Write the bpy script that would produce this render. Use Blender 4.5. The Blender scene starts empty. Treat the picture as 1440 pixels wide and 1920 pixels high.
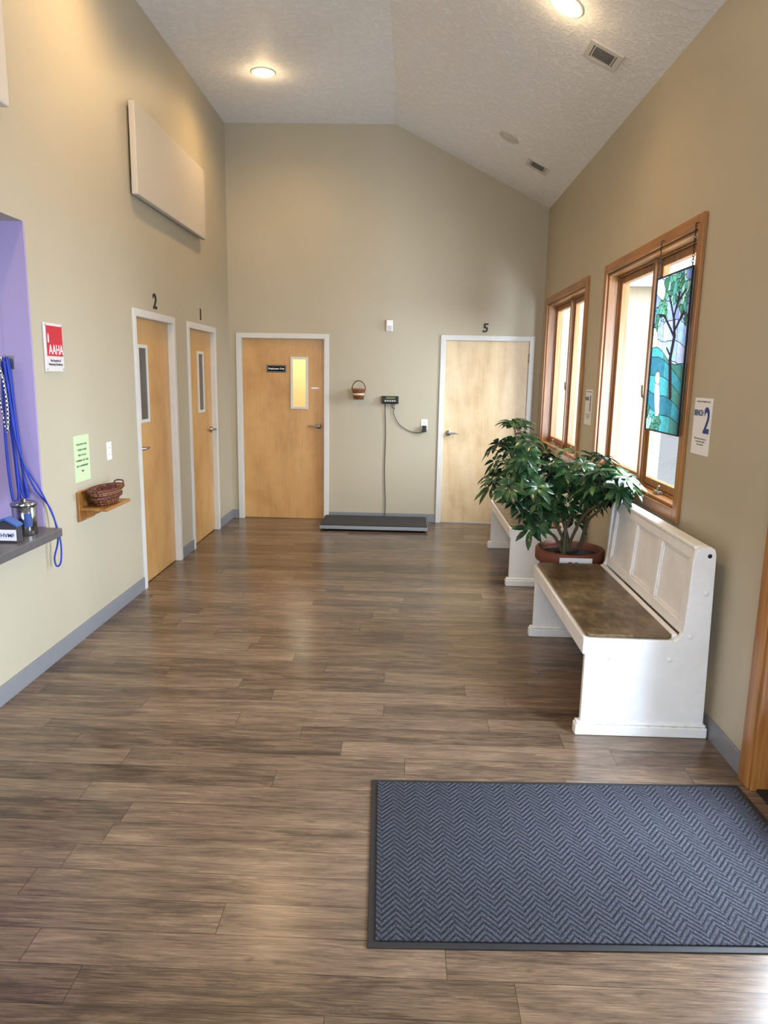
import bpy, math, random
from mathutils import Vector, Matrix
import bmesh
random.seed(7)
scene=bpy.context.scene
col=scene.collection
scene.view_settings.view_transform='Standard'
scene.view_settings.look='None'
scene.view_settings.exposure=0.0

# ---------------------------------------------------------------- materials
def srgb(r,g,b):
    def c(v):
        v/=255.0
        return v/12.92 if v<=0.04045 else ((v+0.055)/1.055)**2.4
    return (c(r),c(g),c(b),1.0)
class NT:
    def __init__(s,name):
        s.m=bpy.data.materials.new(name); s.m.use_nodes=True
        s.t=s.m.node_tree; s.n=s.t.nodes; s.l=s.t.links
        s.b=s.n['Principled BSDF']; s.out=s.n['Material Output']
    def new(s,ty,**k):
        nd=s.n.new(ty)
        for a,v in k.items(): setattr(nd,a,v)
        return nd
    def link(s,a,b): s.l.new(a,b)
    def math(s,op,a,b=None,c=None):
        nd=s.new('ShaderNodeMath',operation=op)
        for i,v in enumerate((a,b,c)):
            if v is None: continue
            if isinstance(v,(int,float)): nd.inputs[i].default_value=v
            else: s.link(v,nd.inputs[i])
        return nd.outputs[0]
    def coords(s,scale=(1,1,1),loc=(0,0,0),kind='Object'):
        tc=s.new('ShaderNodeTexCoord'); mp=s.new('ShaderNodeMapping')
        mp.inputs['Scale'].default_value=scale; mp.inputs['Location'].default_value=loc
        s.link(tc.outputs[kind],mp.inputs['Vector']); return mp.outputs[0]
    def noise(s,vec,scale,detail=3,rough=.5,dist=0):
        n=s.new('ShaderNodeTexNoise'); n.inputs['Scale'].default_value=scale
        n.inputs['Detail'].default_value=detail; n.inputs['Roughness'].default_value=rough
        n.inputs['Distortion'].default_value=dist
        s.link(vec,n.inputs['Vector']); return n.outputs['Fac']
    def ramp(s,fac,stops):
        r=s.new('ShaderNodeValToRGB'); e=r.color_ramp.elements
        while len(e)<len(stops): e.new(0.5)
        for i,(p,c) in enumerate(stops):
            e[i].position=p; e[i].color=c if len(c)==4 else (*c,1)
        s.link(fac,r.inputs[0]); return r.outputs[0]
    def bump(s,h,strength=.3,dist=.01):
        b=s.new('ShaderNodeBump'); b.inputs['Strength'].default_value=strength; b.inputs['Distance'].default_value=dist
        s.link(h,b.inputs['Height']); s.link(b.outputs[0],s.b.inputs['Normal'])
    def mix(s,fac,a,b,mode='MIX'):
        m=s.new('ShaderNodeMix',data_type='RGBA',blend_type=mode)
        for idx,v in ((0,fac),(6,a),(7,b)):
            if isinstance(v,(int,float)): m.inputs[idx].default_value=v
            elif isinstance(v,(tuple,list)): m.inputs[idx].default_value=v
            else: s.link(v,m.inputs[idx])
        return m.outputs[2]
def sc(c,k): return (min(c[0]*k,1),min(c[1]*k,1),min(c[2]*k,1),1)
def pmat(name,c,rough=.5,var=.06,scale=15,bump=0,bscale=60,metal=0,bdist=.003,spec=.5):
    t=NT(name); v=t.coords()
    f=t.noise(v,scale)
    t.link(t.ramp(f,[(.3,sc(c,1-var)),(.7,sc(c,1+var))]),t.b.inputs['Base Color'])
    t.b.inputs['Roughness'].default_value=rough; t.b.inputs['Metallic'].default_value=metal
    t.b.inputs['Specular IOR Level'].default_value=spec
    if bump: t.bump(t.noise(v,bscale,2),bump,bdist)
    return t.m
def wood(name,c1,c2,axis='z',rough=.4,fine=60,coarse=4,bump=.05):
    t=NT(name)
    s=[1,1,1]; i='xyz'.index(axis); s[i]=.06
    v=t.coords(tuple(s)); 
    f1=t.noise(v,fine,4,.6); f2=t.noise(v,coarse*4,3,.5,1.2)
    f=t.math('ADD',t.math('MULTIPLY',f1,.45),t.math('MULTIPLY',f2,.55))
    t.link(t.ramp(f,[(.36,c2),(.62,c1)]),t.b.inputs['Base Color'])
    t.b.inputs['Roughness'].default_value=rough
    t.bump(f1,bump,.002); return t.m
def veneer(name,c1,c2,c3,ring=5,blotch=3.0,rw=.10):
    t=NT(name)
    v=t.coords((1,1,.16)); vb=t.coords((1,1,.8))
    n=t.noise(v,2.2,2,.5,.3)
    rings=t.math('PINGPONG',t.math('MULTIPLY',n,ring*2),1.0)
    fine=t.noise(t.coords((1,1,.04)),120,3,.6); bl=t.noise(vb,blotch,5,.65,.4)
    f=t.math('ADD',t.math('ADD',t.math('MULTIPLY',rings,rw),t.math('MULTIPLY',fine,.28)),t.math('MULTIPLY',bl,.72-rw))
    t.link(t.ramp(f,[(.32,c3),(.5,c2),(.68,c1)]),t.b.inputs['Base Color'])
    t.b.inputs['Roughness'].default_value=.34; t.bump(fine,.03,.001); return t.m
def emit(name,c,strength):
    t=NT(name); t.b.inputs['Base Color'].default_value=(0,0,0,1)
    f=t.noise(t.coords(),8)
    t.link(t.ramp(f,[(0,c),(1,sc(c,1))]),t.b.inputs['Emission Color']); t.b.inputs['Emission Strength'].default_value=strength
    return t.m
def glass(name,tint=(1,1,1,1)):
    t=NT(name); tr=t.new('ShaderNodeBsdfTransparent'); tr.inputs[0].default_value=tint
    gl=t.new('ShaderNodeBsdfGlossy'); gl.inputs['Roughness'].default_value=.02
    lw=t.new('ShaderNodeLayerWeight'); lw.inputs[0].default_value=.5
    fac=t.math('ADD',t.math('MULTIPLY',t.math('POWER',lw.outputs['Facing'],4.0),.5),.03)
    mx=t.new('ShaderNodeMixShader'); t.link(fac,mx.inputs[0]); t.link(tr.outputs[0],mx.inputs[1]); t.link(gl.outputs[0],mx.inputs[2])
    t.link(mx.outputs[0],t.out.inputs['Surface']); return t.m

M={}
def wallmat(name,c):
    t=NT(name); v=t.coords()
    f=t.noise(v,1.2,3)
    t.link(t.ramp(f,[(.3,sc(c,.97)),(.7,sc(c,1.03))]),t.b.inputs['Base Color'])
    t.b.inputs['Roughness'].default_value=.5; t.b.inputs['Specular IOR Level'].default_value=.45
    t.bump(t.noise(v,220,2),.06,.002); return t.m
M['wall']=wallmat('tan_wall_paint',srgb(177,167,144))
M['purple']=wallmat('lavender_wall_paint',srgb(164,150,192))
M['yellow']=wallmat('cream_yellow_wall_paint',srgb(238,222,170))
M['soffit']=wallmat('gray_soffit_paint',srgb(150,148,142))
t=NT('white_textured_ceiling'); v=t.coords()
n1=t.noise(v,22,4,.6,.8); n2=t.noise(v,80,2)
r=t.ramp(n1,[(.47,(0,0,0)),(.55,(1,1,1))])
h=t.math('ADD',r,t.math('MULTIPLY',n2,.3))
t.link(t.ramp(n1,[(.4,srgb(230,230,229)),(.6,srgb(238,238,237))]),t.b.inputs['Base Color'])
t.b.inputs['Roughness'].default_value=.55
t.bump(h,.5,.006); M['ceil']=t.m
# plank floor
t=NT('gray_brown_vinyl_plank')
tc=t.new('ShaderNodeTexCoord'); sp=t.new('ShaderNodeSeparateXYZ'); t.link(tc.outputs['Object'],sp.inputs[0])
W=.132; Lp=1.22
yr=t.math('DIVIDE',t.math('ADD',sp.outputs[1],20.03),W); row=t.math('FLOOR',yr); yf=t.math('SUBTRACT',yr,row)
wn=t.new('ShaderNodeTexWhiteNoise',noise_dimensions='1D'); t.link(row,wn.inputs['W'])
xr=t.math('ADD',t.math('DIVIDE',t.math('ADD',sp.outputs[0],20),Lp),t.math('MULTIPLY',wn.outputs[0],7.31))
cx=t.math('FLOOR',xr); xf=t.math('SUBTRACT',xr,cx)
cb=t.new('ShaderNodeCombineXYZ'); t.link(cx,cb.inputs[0]); t.link(row,cb.inputs[1])
wn2=t.new('ShaderNodeTexWhiteNoise',noise_dimensions='3D'); t.link(cb.outputs[0],wn2.inputs['Vector'])
rnd=wn2.outputs['Value']
def gv(ax,ay):
    cv=t.new('ShaderNodeCombineXYZ'); t.link(t.math('MULTIPLY',sp.outputs[0],ax),cv.inputs[0]); t.link(t.math('MULTIPLY',sp.outputs[1],ay),cv.inputs[1]); t.link(t.math('MULTIPLY',rnd,60),cv.inputs[2]); return cv.outputs[0]
g1=t.noise(gv(1.5,15),2.0,8,.74,.8)
g2=t.noise(gv(6,150),1.5,3,.7)
g3=t.noise(gv(1.1,5),2.2,3,.5,.8)
g=t.math('ADD',t.math('ADD',t.math('MULTIPLY',g1,.46),t.math('MULTIPLY',g2,.32)),t.math('MULTIPLY',g3,.22))
g=t.math('ADD',g,t.math('MULTIPLY',t.math('SUBTRACT',rnd,.5),.08))
c=t.ramp(g,[(.36,srgb(50,39,31)),(.45,srgb(79,64,51)),(.53,srgb(108,89,72)),(.64,srgb(142,120,97))])
hue=t.mix(t.math('MULTIPLY',wn2.outputs['Value'],.18),c,srgb(116,99,85),'MIX')
kn=t.noise(gv(3,9),2.2,2,.5,.3)
hue=t.mix(t.ramp(kn,[(.70,(0,0,0)),(.76,(.45,.45,.45))]),hue,srgb(48,37,29))
ed=t.math('MULTIPLY',t.math('MINIMUM',yf,t.math('SUBTRACT',1,yf)),W)
ex=t.math('MULTIPLY',t.math('MINIMUM',xf,t.math('SUBTRACT',1,xf)),Lp)
e=t.math('LESS_THAN',t.math('MINIMUM',ed,ex),.0012)
c2=t.mix(t.math('MULTIPLY',e,.7),hue,srgb(26,20,15))
t.link(c2,t.b.inputs['Base Color'])
t.link(t.math('ADD',t.math('MULTIPLY',g2,.10),.19),t.b.inputs['Roughness'])
t.b.inputs['Specular IOR Level'].default_value=.46
t.bump(t.math('SUBTRACT',t.math('MULTIPLY',g2,.25),e),.10,.002)
M['floor']=t.m
M['base']=pmat('gray_vinyl_base',srgb(124,124,127),.45,.03)
M['frame']=pmat('off_white_frame_paint',srgb(206,204,198),.4,.02)
M['birch']=veneer('honey_birch_veneer',srgb(206,163,106),srgb(195,150,92),srgb(174,128,74),4,2.2,.10)
M['birchpale']=veneer('pale_birch_veneer',srgb(220,197,160),srgb(208,182,142),srgb(188,158,118),6,3.5,.14)
M['cedar']=wood('stained_fir_trim',srgb(170,116,58),srgb(120,76,34),'z',.35,70,3,.04)
M['cedarh']=wood('stained_fir_trim_horizontal',srgb(170,116,58),srgb(120,76,34),'y',.35,70,3,.04)
M['steel']=pmat('brushed_satin_metal',srgb(170,168,162),.38,.04,40,0,metal=1)
M['alu']=pmat('dull_aluminium_edge',srgb(155,156,158),.5,.05,40,0,metal=.8)
M['chrome']=pmat('polished_steel',srgb(170,172,178),.16,.02,metal=1)
M['black']=pmat('black_plastic',srgb(22,22,24),.5,.1)
M['matteblack']=pmat('matte_black_sign_plate',srgb(18,18,20),.85,.1,spec=.1)
M['darkgray']=pmat('dark_gray_plastic',srgb(62,60,66),.4,.1)
M['white']=pmat('white_plastic',srgb(232,230,224),.4,.02)
M['paper']=pmat('white_paper',srgb(228,228,230),.7,.01)
M['green_paper']=pmat('pale_green_paper',srgb(188,220,160),.75,.02)
M['fabric']=pmat('pale_acoustic_fabric',srgb(190,182,168),.9,.03,200,.15,400)
M['numeral']=pmat('black_numeral_paint',srgb(20,17,15),.5,.1)
M['red']=pmat('red_sign_print',srgb(186,24,46),.3,.03)
M['clear']=pmat('frosted_acrylic',srgb(205,200,196),.15,.02)
M['graytext']=pmat('gray_print',srgb(90,85,85),.5,.05)
M['navy']=pmat('navy_print',srgb(28,58,120),.6,.05)
M['whitetext']=pmat('white_print',srgb(245,245,245),.6,.01)
M['counter']=pmat('gray_laminate_counter',srgb(90,86,86),.35,.08,30)
M['pane']=glass('window_glass')
M['darkpane']=pmat('dark_door_glass',srgb(70,78,82),.08,.1,3)
M['terracotta']=pmat('dark_terracotta_clay',srgb(122,66,46),.6,.08,20,.1,80)
M['soil']=pmat('dark_potting_soil',srgb(48,34,24),.95,.4,60,.8,80,bdist=.02)
M['bark']=pmat('gray_brown_stem',srgb(100,90,66),.8,.2,40,.4,60)
M['blue']=pmat('blue_nylon_rope',srgb(24,52,158),.6,.15,150,.3,300)
M['blue_roof']=pmat('blue_plastic',srgb(60,95,165),.4,.05)
M['burgundy']=pmat('burgundy_cloth',srgb(84,34,42),.8,.25,60,.4,60)
M['grate']=pmat('dark_gray_vent',srgb(110,110,106),.6,.1)
M['ventw']=pmat('off_white_vent_metal',srgb(206,202,194),.5,.03)
M['off']=pmat('frosted_lamp_lens_unlit',srgb(196,190,180),.4,.04)
M['bulb']=emit('warm_lit_lamp_lens',(1.0,.62,.26,1),34)
M['exterior']=pmat('beige_siding',srgb(176,160,136),.7,.04)
M['extwhite']=pmat('white_fascia_paint',srgb(200,200,202),.6,.02)
M['extgray']=pmat('gray_porch_paint',srgb(150,150,150),.6,.04)
M['pavement']=pmat('light_concrete',srgb(180,180,182),.8,.06,3)
M['lcd']=emit('green_lcd',(.35,.55,.2,1),.35)
t=NT('glossy_green_leaf'); v=t.coords(); f=t.noise(v,11,3)
t.link(t.ramp(f,[(.35,srgb(24,46,30)),(.52,srgb(42,76,44)),(.70,srgb(92,124,74))]),t.b.inputs['Base Color'])
t.b.inputs['Roughness'].default_value=.20; M['leaf']=t.m
t=NT('distressed_cream_paint'); v=t.coords(); f=t.noise(v,5,4,.7); f2=t.noise(v,45,4,.7)
c0=t.ramp(f,[(.3,srgb(228,226,222)),(.7,srgb(240,239,238))])
w=t.ramp(t.math('ADD',t.math('MULTIPLY',f,.5),t.math('MULTIPLY',f2,.5)),[(.70,(0,0,0)),(.72,(1,1,1))])
bv=t.new('ShaderNodeBevel'); bv.inputs['Radius'].default_value=.006; bv.samples=4
geo=t.new('ShaderNodeNewGeometry'); vm=t.new('ShaderNodeVectorMath',operation='DOT_PRODUCT'); t.link(bv.outputs[0],vm.inputs[0]); t.link(geo.outputs['Normal'],vm.inputs[1])
edge=t.math('MULTIPLY',t.ramp(vm.outputs['Value'],[(.86,(1,1,1)),(.985,(0,0,0))]),t.ramp(f2,[(.50,(0,0,0)),(.62,(1,1,1))]))
t.link(t.mix(t.math('MAXIMUM',w,t.math('MULTIPLY',edge,.8)),c0,srgb(158,122,88)),t.b.inputs['Base Color']); t.b.inputs['Roughness'].default_value=.42
t.bump(f2,.06,.003); M['bench']=t.m
t=NT('worn_brown_seat'); v=t.coords(); f=t.noise(v,7,5,.7,.5); f2=t.noise(t.coords((1,.25,1)),40,4,.7)
t.link(t.ramp(t.math('ADD',t.math('MULTIPLY',f,.65),t.math('MULTIPLY',f2,.35)),[(.36,srgb(56,42,28)),(.48,srgb(84,66,42)),(.56,srgb(108,88,60)),(.68,srgb(132,112,82))]),t.b.inputs['Base Color'])
t.b.inputs['Roughness'].default_value=.30; t.bump(f2,.06,.003); M['seat']=t.m
def weave(name,ca,cb_,s=70):
    t=NT(name); v=t.coords()
    w=t.new('ShaderNodeTexWave',wave_type='BANDS',bands_direction='Z'); w.inputs['Scale'].default_value=s*.35; t.link(v,w.inputs['Vector'])
    ck=t.new('ShaderNodeTexChecker'); ck.inputs['Scale'].default_value=s; ck.inputs[1].default_value=ca; ck.inputs[2].default_value=cb_; t.link(v,ck.inputs['Vector'])
    t.link(ck.outputs[0],t.b.inputs['Base Color']); t.b.inputs['Roughness'].default_value=.5
    t.bump(w.outputs['Fac'],.6,.004); return t.m
M['weave']=weave('woven_brown_splint',srgb(158,108,68),srgb(92,48,34),60)
M['weaved']=weave('woven_dark_splint',srgb(112,66,44),srgb(64,32,26),60)
M['leash']=weave('checkered_leash_webbing',srgb(230,230,230),srgb(20,20,30),90)
t=NT('slate_blue_chevron_carpet'); tc=t.new('ShaderNodeTexCoord'); sp=t.new('ShaderNodeSeparateXYZ'); t.link(tc.outputs['Object'],sp.inputs[0])
tri=t.math('PINGPONG',t.math('ADD',sp.outputs[0],5),.045)
hh=t.math('DIVIDE',t.math('ADD',t.math('ADD',sp.outputs[1],5),t.math('MULTIPLY',tri,1.15)),.025)
fr=t.math('FRACT',hh); rib=t.math('SINE',t.math('MULTIPLY',fr,math.pi))
vv=t.coords(); fz=t.noise(vv,260,3,.7)
gap=t.math('SUBTRACT',1,t.math('POWER',rib,.6))
mix1=t.ramp(fz,[(.32,srgb(32,33,38)),(.68,srgb(84,86,95))])
t.link(t.mix(t.math('MULTIPLY',gap,.85),mix1,srgb(15,16,20)),t.b.inputs['Base Color'])
t.b.inputs['Roughness'].default_value=.95; t.b.inputs['Specular IOR Level'].default_value=.1
t.bump(t.math('ADD',rib,t.math('MULTIPLY',fz,.6)),.7,.006); M['carpet']=t.m
M['rubber']=pmat('black_rubber',srgb(24,25,28),.6,.1,40,.2,200)
t=NT('ribbed_black_rubber'); v=t.coords()
w=t.new('ShaderNodeTexWave',wave_type='BANDS',bands_direction='X'); w.inputs['Scale'].default_value=30; t.link(v,w.inputs['Vector'])
t.link(t.ramp(w.outputs['Fac'],[(0,srgb(26,26,28)),(1,srgb(44,44,46))]),t.b.inputs['Base Color']); t.b.inputs['Roughness'].default_value=.6
t.bump(w.outputs['Fac'],.5,.003); M['ribbed']=t.m
t=NT('coloured_leaded_glass'); va=t.new('ShaderNodeVertexColor'); va.layer_name='Col'
fz=t.noise(t.coords(),30,4,.6,1.0); cc=t.mix(.6,va.outputs[0],t.ramp(fz,[(.3,(.35,.4,.45)),(.65,(1,1,1))]),'MULTIPLY')
tl=t.new('ShaderNodeBsdfTranslucent'); t.link(cc,tl.inputs[0]); t.link(cc,t.b.inputs['Base Color']); t.b.inputs['Roughness'].default_value=.15
tp=t.new('ShaderNodeBsdfTransparent'); t.link(cc,tp.inputs[0])
m1=t.new('ShaderNodeMixShader'); m1.inputs[0].default_value=.30; t.link(tl.outputs[0],m1.inputs[1]); t.link(tp.outputs[0],m1.inputs[2])
m2=t.new('ShaderNodeMixShader'); m2.inputs[0].default_value=.25; t.link(m1.outputs[0],m2.inputs[1]); t.link(t.b.outputs[0],m2.inputs[2])
t.link(m2.outputs[0],t.out.inputs['Surface']); M['stained']=t.m
M['lead']=pmat('dark_lead_came',srgb(30,28,28),.4,.1,metal=.6)

# ---------------------------------------------------------------- mesh builder
class MB:
    def __init__(s): s.v=[]; s.f=[]; s.m=[]; s.sm=[]
    def add(s,vs,fs,mi=0,smooth=False):
        o=len(s.v); s.v+= [Vector(p) for p in vs]
        for f in fs: s.f.append([o+i for i in f]); s.m.append(mi); s.sm.append(smooth)
        return s
    def box(s,x0,x1,y0,y1,z0,z1,mi=0,fn=None):
        vs=[(x0,y0,z0),(x1,y0,z0),(x1,y1,z0),(x0,y1,z0),(x0,y0,z1),(x1,y0,z1),(x1,y1,z1),(x0,y1,z1)]
        if fn: vs=[fn(*p) for p in vs]
        return s.add(vs,[(0,3,2,1),(4,5,6,7),(0,1,5,4),(1,2,6,5),(2,3,7,6),(3,0,4,7)],mi)
    def prism(s,pts,axis,a,b,mi=0,smooth=False):
        def P(p,q):
            if axis=='y': return (p[0],q,p[1])
            if axis=='x': return (q,p[0],p[1])
            return (p[0],p[1],q)
        n=len(pts); vs=[P(p,a) for p in pts]+[P(p,b) for p in pts]
        fs=[tuple(range(n)),tuple(range(2*n-1,n-1,-1))]
        s.add(vs,fs,mi); o=len(s.v)-2*n
        for i in range(n):
            j=(i+1)%n; s.f.append([o+i,o+n+i,o+n+j,o+j]); s.m.append(mi); s.sm.append(smooth)
        return s
    def revolve(s,c,prof,axis='z',seg=32,mi=0,smooth=True,sx=1,sy=1):
        vs=[];fs=[]
        for i in range(seg):
            a=2*math.pi*i/seg
            for r,h in prof:
                x=r*math.cos(a)*sx; y=r*math.sin(a)*sy
                if axis=='z': p=(c[0]+x,c[1]+y,c[2]+h)
                elif axis=='x': p=(c[0]+h,c[1]+x,c[2]+y)
                else: p=(c[0]+x,c[1]+h,c[2]+y)
                vs.append(p)
        n=len(prof)
        for i in range(seg):
            j=(i+1)%seg
            for k in range(n-1): fs.append((i*n+k,j*n+k,j*n+k+1,i*n+k+1))
        return s.add(vs,fs,mi,smooth)
    def tube(s,path,r,seg=8,mi=0,closed=False,smooth_path=4,flat=1.0):
        P=[Vector(p) for p in path]
        if smooth_path>1 and len(P)>2:
            Q=[];n=len(P)
            rng=range(n if closed else n-1)
            for i in rng:
                g=lambda k:(P[k%n] if closed else P[max(0,min(n-1,k))])
                p0,p1,p2,p3=g(i-1),g(i),g(i+1),g(i+2)
                for k in range(smooth_path):
                    u=k/smooth_path
                    Q.append(.5*((2*p1)+(p2-p0)*u+(2*p0-5*p1+4*p2-p3)*u*u+(3*p1-p0-3*p2+p3)*u**3))
            if not closed: Q.append(P[-1])
            P=Q
        n=len(P); vs=[];fs=[]; up=None
        for i in range(n):
            if closed: T=P[(i+1)%n]-P[i-1]
            else: T=P[min(i+1,n-1)]-P[max(i-1,0)]
            if T.length<1e-9: T=Vector((0,0,1))
            T.normalize()
            if up is None: up=T.orthogonal().normalized()
            up=(up-T*up.dot(T))
            if up.length<1e-6: up=T.orthogonal()
            up.normalize(); b=T.cross(up)
            rr=r[min(len(r)-1,int(i/(n-1)*(len(r)-1)+.5))] if isinstance(r,(list,tuple)) else r
            for k in range(seg):
                a=2*math.pi*k/seg; vs.append(P[i]+up*math.cos(a)*rr+b*math.sin(a)*rr*flat)
        for i in range(n if closed else n-1):
            j=(i+1)%n
            for k in range(seg):
                l=(k+1)%seg; fs.append((i*seg+k,i*seg+l,j*seg+l,j*seg+k))
        if not closed: fs+= [tuple(reversed(range(seg))),tuple(range((n-1)*seg,n*seg))]
        return s.add(vs,fs,mi,True)
    def build(s,name,mats,parent=None,origin=None,bevel=0,bseg=2,**props):
        o=Vector(origin) if origin is not None else (WL(parent) if parent is not None else Vector((0,0,0)))
        me=bpy.data.meshes.new(name)
        me.from_pydata([tuple(p-o) for p in s.v],[],s.f)
        if not isinstance(mats,(list,tuple)): mats=[mats]
        for m in mats: me.materials.append(M[m])
        for i,p in enumerate(me.polygons): p.material_index=s.m[i]; p.use_smooth=s.sm[i]
        bm=bmesh.new(); bm.from_mesh(me); bmesh.ops.recalc_face_normals(bm,faces=bm.faces[:]); bm.to_mesh(me); bm.free()
        ob=bpy.data.objects.new(name,me); col.objects.link(ob)
        if parent is not None:
            ob.parent=parent; ob.location=o-WL(parent)
        else: ob.location=o
        WLOC[ob.name]=o
        if bevel:
            b=ob.modifiers.new('bevel','BEVEL'); b.width=bevel; b.segments=bseg; b.limit_method='ANGLE'; b.angle_limit=math.radians(40)
        for k,v in props.items(): ob[k]=v
        return ob
WLOC={}
def WL(o): return WLOC[o.name]
def thing(name,loc,label,category,**props):
    e=bpy.data.objects.new(name,None); col.objects.link(e); e.location=loc; e.empty_display_size=.1
    WLOC[e.name]=Vector(loc); e['label']=label; e['category']=category
    for k,v in props.items(): e[k]=v
    return e
def text(name,body,size,loc,face,mat,parent=None,extrude=.0006,offset=0,align='CENTER',shear=0,linesp=1,sx=1,**props):
    cu=bpy.data.curves.new(name,'FONT'); cu.body=body; cu.size=size; cu.align_x=align; cu.align_y='CENTER'
    cu.extrude=extrude; cu.offset=offset; cu.shear=shear; cu.space_line=linesp; cu.resolution_u=4
    tmp=bpy.data.objects.new('tmp',cu); col.objects.link(tmp)
    dg=bpy.context.evaluated_depsgraph_get(); dg.update()
    me=bpy.data.meshes.new_from_object(tmp.evaluated_get(dg)); bpy.data.objects.remove(tmp)
    rz={'B':0,'L':90,'R':-90}[face]
    mt=Matrix.Rotation(math.radians(rz),4,'Z')@Matrix.Rotation(math.radians(90),4,'X')@Matrix.Diagonal((sx,1,1,1))
    me.transform(mt); me.materials.clear(); me.materials.append(M[mat])
    ob=bpy.data.objects.new(name,me); col.objects.link(ob)
    L=Vector(loc)
    if parent is not None: ob.parent=parent; ob.location=L-WL(parent)
    else: ob.location=L
    WLOC[ob.name]=L
    for k,v in props.items(): ob[k]=v
    return ob
def copy_tree(root,delta,**props):
    r=root.copy(); col.objects.link(r); r.location=root.location+Vector(delta)
    WLOC[r.name]=WL(root)+Vector(delta)
    def rec(src,dst):
        for ch in list(src.children):
            c=ch.copy(); col.objects.link(c); c.parent=dst; WLOC[c.name]=WL(ch)+Vector(delta); rec(ch,c)
    rec(root,r)
    for k,v in props.items(): r[k]=v
    return r

S={'kind':'structure'}
XL,XR,D=-2.0,1.47,8.2056
ZC,ZR,XRG=4.258,3.439,-.184
Y0=-1.5
def wall_holes(name,axis,p0,p1,a0,a1,z0,z1,holes,mat):
    A=sorted({a0,a1,*[h[0] for h in holes],*[h[1] for h in holes]}); Z=sorted({z0,z1,*[h[2] for h in holes],*[h[3] for h in holes]})
    def solid(i,k):
        if i<0 or k<0 or i>=len(A)-1 or k>=len(Z)-1: return False
        a=(A[i]+A[i+1])/2; z=(Z[k]+Z[k+1])/2
        return not any(h[0]<a<h[1] and h[2]<z<h[3] for h in holes)
    mb=MB()
    def P(p,a,z): return (p,a,z) if axis=='x' else (a,p,z)
    def q(*pts): mb.add(pts,[(0,1,2,3)])
    for i in range(len(A)-1):
        for k in range(len(Z)-1):
            if not solid(i,k): continue
            a,b,c,d=A[i],A[i+1],Z[k],Z[k+1]
            q(P(p0,a,c),P(p0,b,c),P(p0,b,d),P(p0,a,d)); q(P(p1,a,c),P(p1,b,c),P(p1,b,d),P(p1,a,d))
            if not solid(i-1,k): q(P(p0,a,c),P(p1,a,c),P(p1,a,d),P(p0,a,d))
            if not solid(i+1,k): q(P(p0,b,c),P(p1,b,c),P(p1,b,d),P(p0,b,d))
            if not solid(i,k-1): q(P(p0,a,c),P(p1,a,c),P(p1,b,c),P(p0,b,c))
            if not solid(i,k+1): q(P(p0,a,d),P(p1,a,d),P(p1,b,d),P(p0,b,d))
    ob=mb.build(name,mat,**S)
    bm=bmesh.new(); bm.from_mesh(ob.data); bmesh.ops.remove_doubles(bm,verts=bm.verts[:],dist=1e-5); bmesh.ops.recalc_face_normals(bm,faces=bm.faces[:]); bm.to_mesh(ob.data); bm.free()
    return ob
wall_holes('wall_left','x',XL-.15,XL,Y0,D+.15,0,ZC,[(.8,3.88,.75,2.41),(5.37,6.22,0,2.06),(6.68,7.55,0,2.06)],'wall')
wall_holes('wall_right','x',XR,XR+.15,Y0,D+.15,0,ZR,[(3.895,5.605,.975,2.425),(6.255,7.915,.975,2.425),(1.75,2.79,0,2.12)],'wall')
wb=wall_holes('wall_back','y',D,D+.15,XL,XR,0,ZR,[(-1.87,-.93,0,2.05),(.41,1.34,0,2.06)],'wall')
g=MB(); g.prism([(XL,ZR),(XR,ZR),(XRG,ZC),(XL,ZC)],'y',D,D+.15); g.build('wall_gable','wall',**S)
wall_holes('wall_front','y',Y0-.15,Y0,XL,XR,0,ZR,[(-1.6,1.2,.3,2.7)],'wall')
g=MB(); g.prism([(XL,ZR),(XR,ZR),(XRG,ZC),(XL,ZC)],'y',Y0-.15,Y0); g.build('wall_front_gable','wall',**S)
MB().box(-4.2,XR+.15,Y0-.15,10.6,-.08,0).build('floor','floor',**S)
cl=MB(); cl.prism([(XL-.15,ZC),(XRG,ZC),(XR+.15,ZR-.0745),(XR+.15,ZR+.1),(XRG,ZC+.15),(XL-.15,ZC+.15)],'y',Y0-.15,D+.15); cl.build('ceiling','ceil',**S)
MB().box(-4.1,XL-.15,3.87,3.99,0,2.6).build('wall_reception','purple',**S)
MB().box(XL-.15,XL-.0015,3.868,3.88,.8,2.41).build('trim_1','purple',**S)
MB().box(-4.2,-4.1,.4,3.99,0,2.6).build('wall_reception_rear','purple',**S)
MB().box(-4.1,XL-.15,.4,.5,0,2.6).build('wall_reception_side','purple',**S)
MB().box(-4.1,XL-.15,.5,3.87,2.41,2.55).build('ceiling_reception','soffit',**S)
MB().box(-3.0,.1,10.4,10.5,0,2.6).build('wall_hallway','yellow',**S)
MB().box(-3.1,-3.0,D+.15,10.5,0,2.6).build('wall_hallway_left','yellow',**S)
MB().box(.1,.2,D+.15,10.5,0,2.6).build('wall_hallway_right','yellow',**S)
MB().box(-3.1,.2,D+.15,10.5,2.6,2.7).build('ceiling_hallway','yellow',**S)
bb=.011
def base(name,boxes):
    mb=MB()
    for b in boxes: mb.box(*b)
    mb.build(name,'base',bevel=.003,**S)
base('baseboard_left',[(XL,XL+bb,Y0,5.32,0,.1),(XL,XL+bb,6.275,6.63,0,.1),(XL,XL+bb,7.605,D,0,.1)])
base('baseboard_back',[(XL+bb,-1.925,D-bb,D,0,.1),(-.875,.355,D-bb,D,0,.1),(1.395,XR-bb,D-bb,D,0,.1)])
base('baseboard_right',[(XR-bb,XR,2.872,D,0,.1)])

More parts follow.
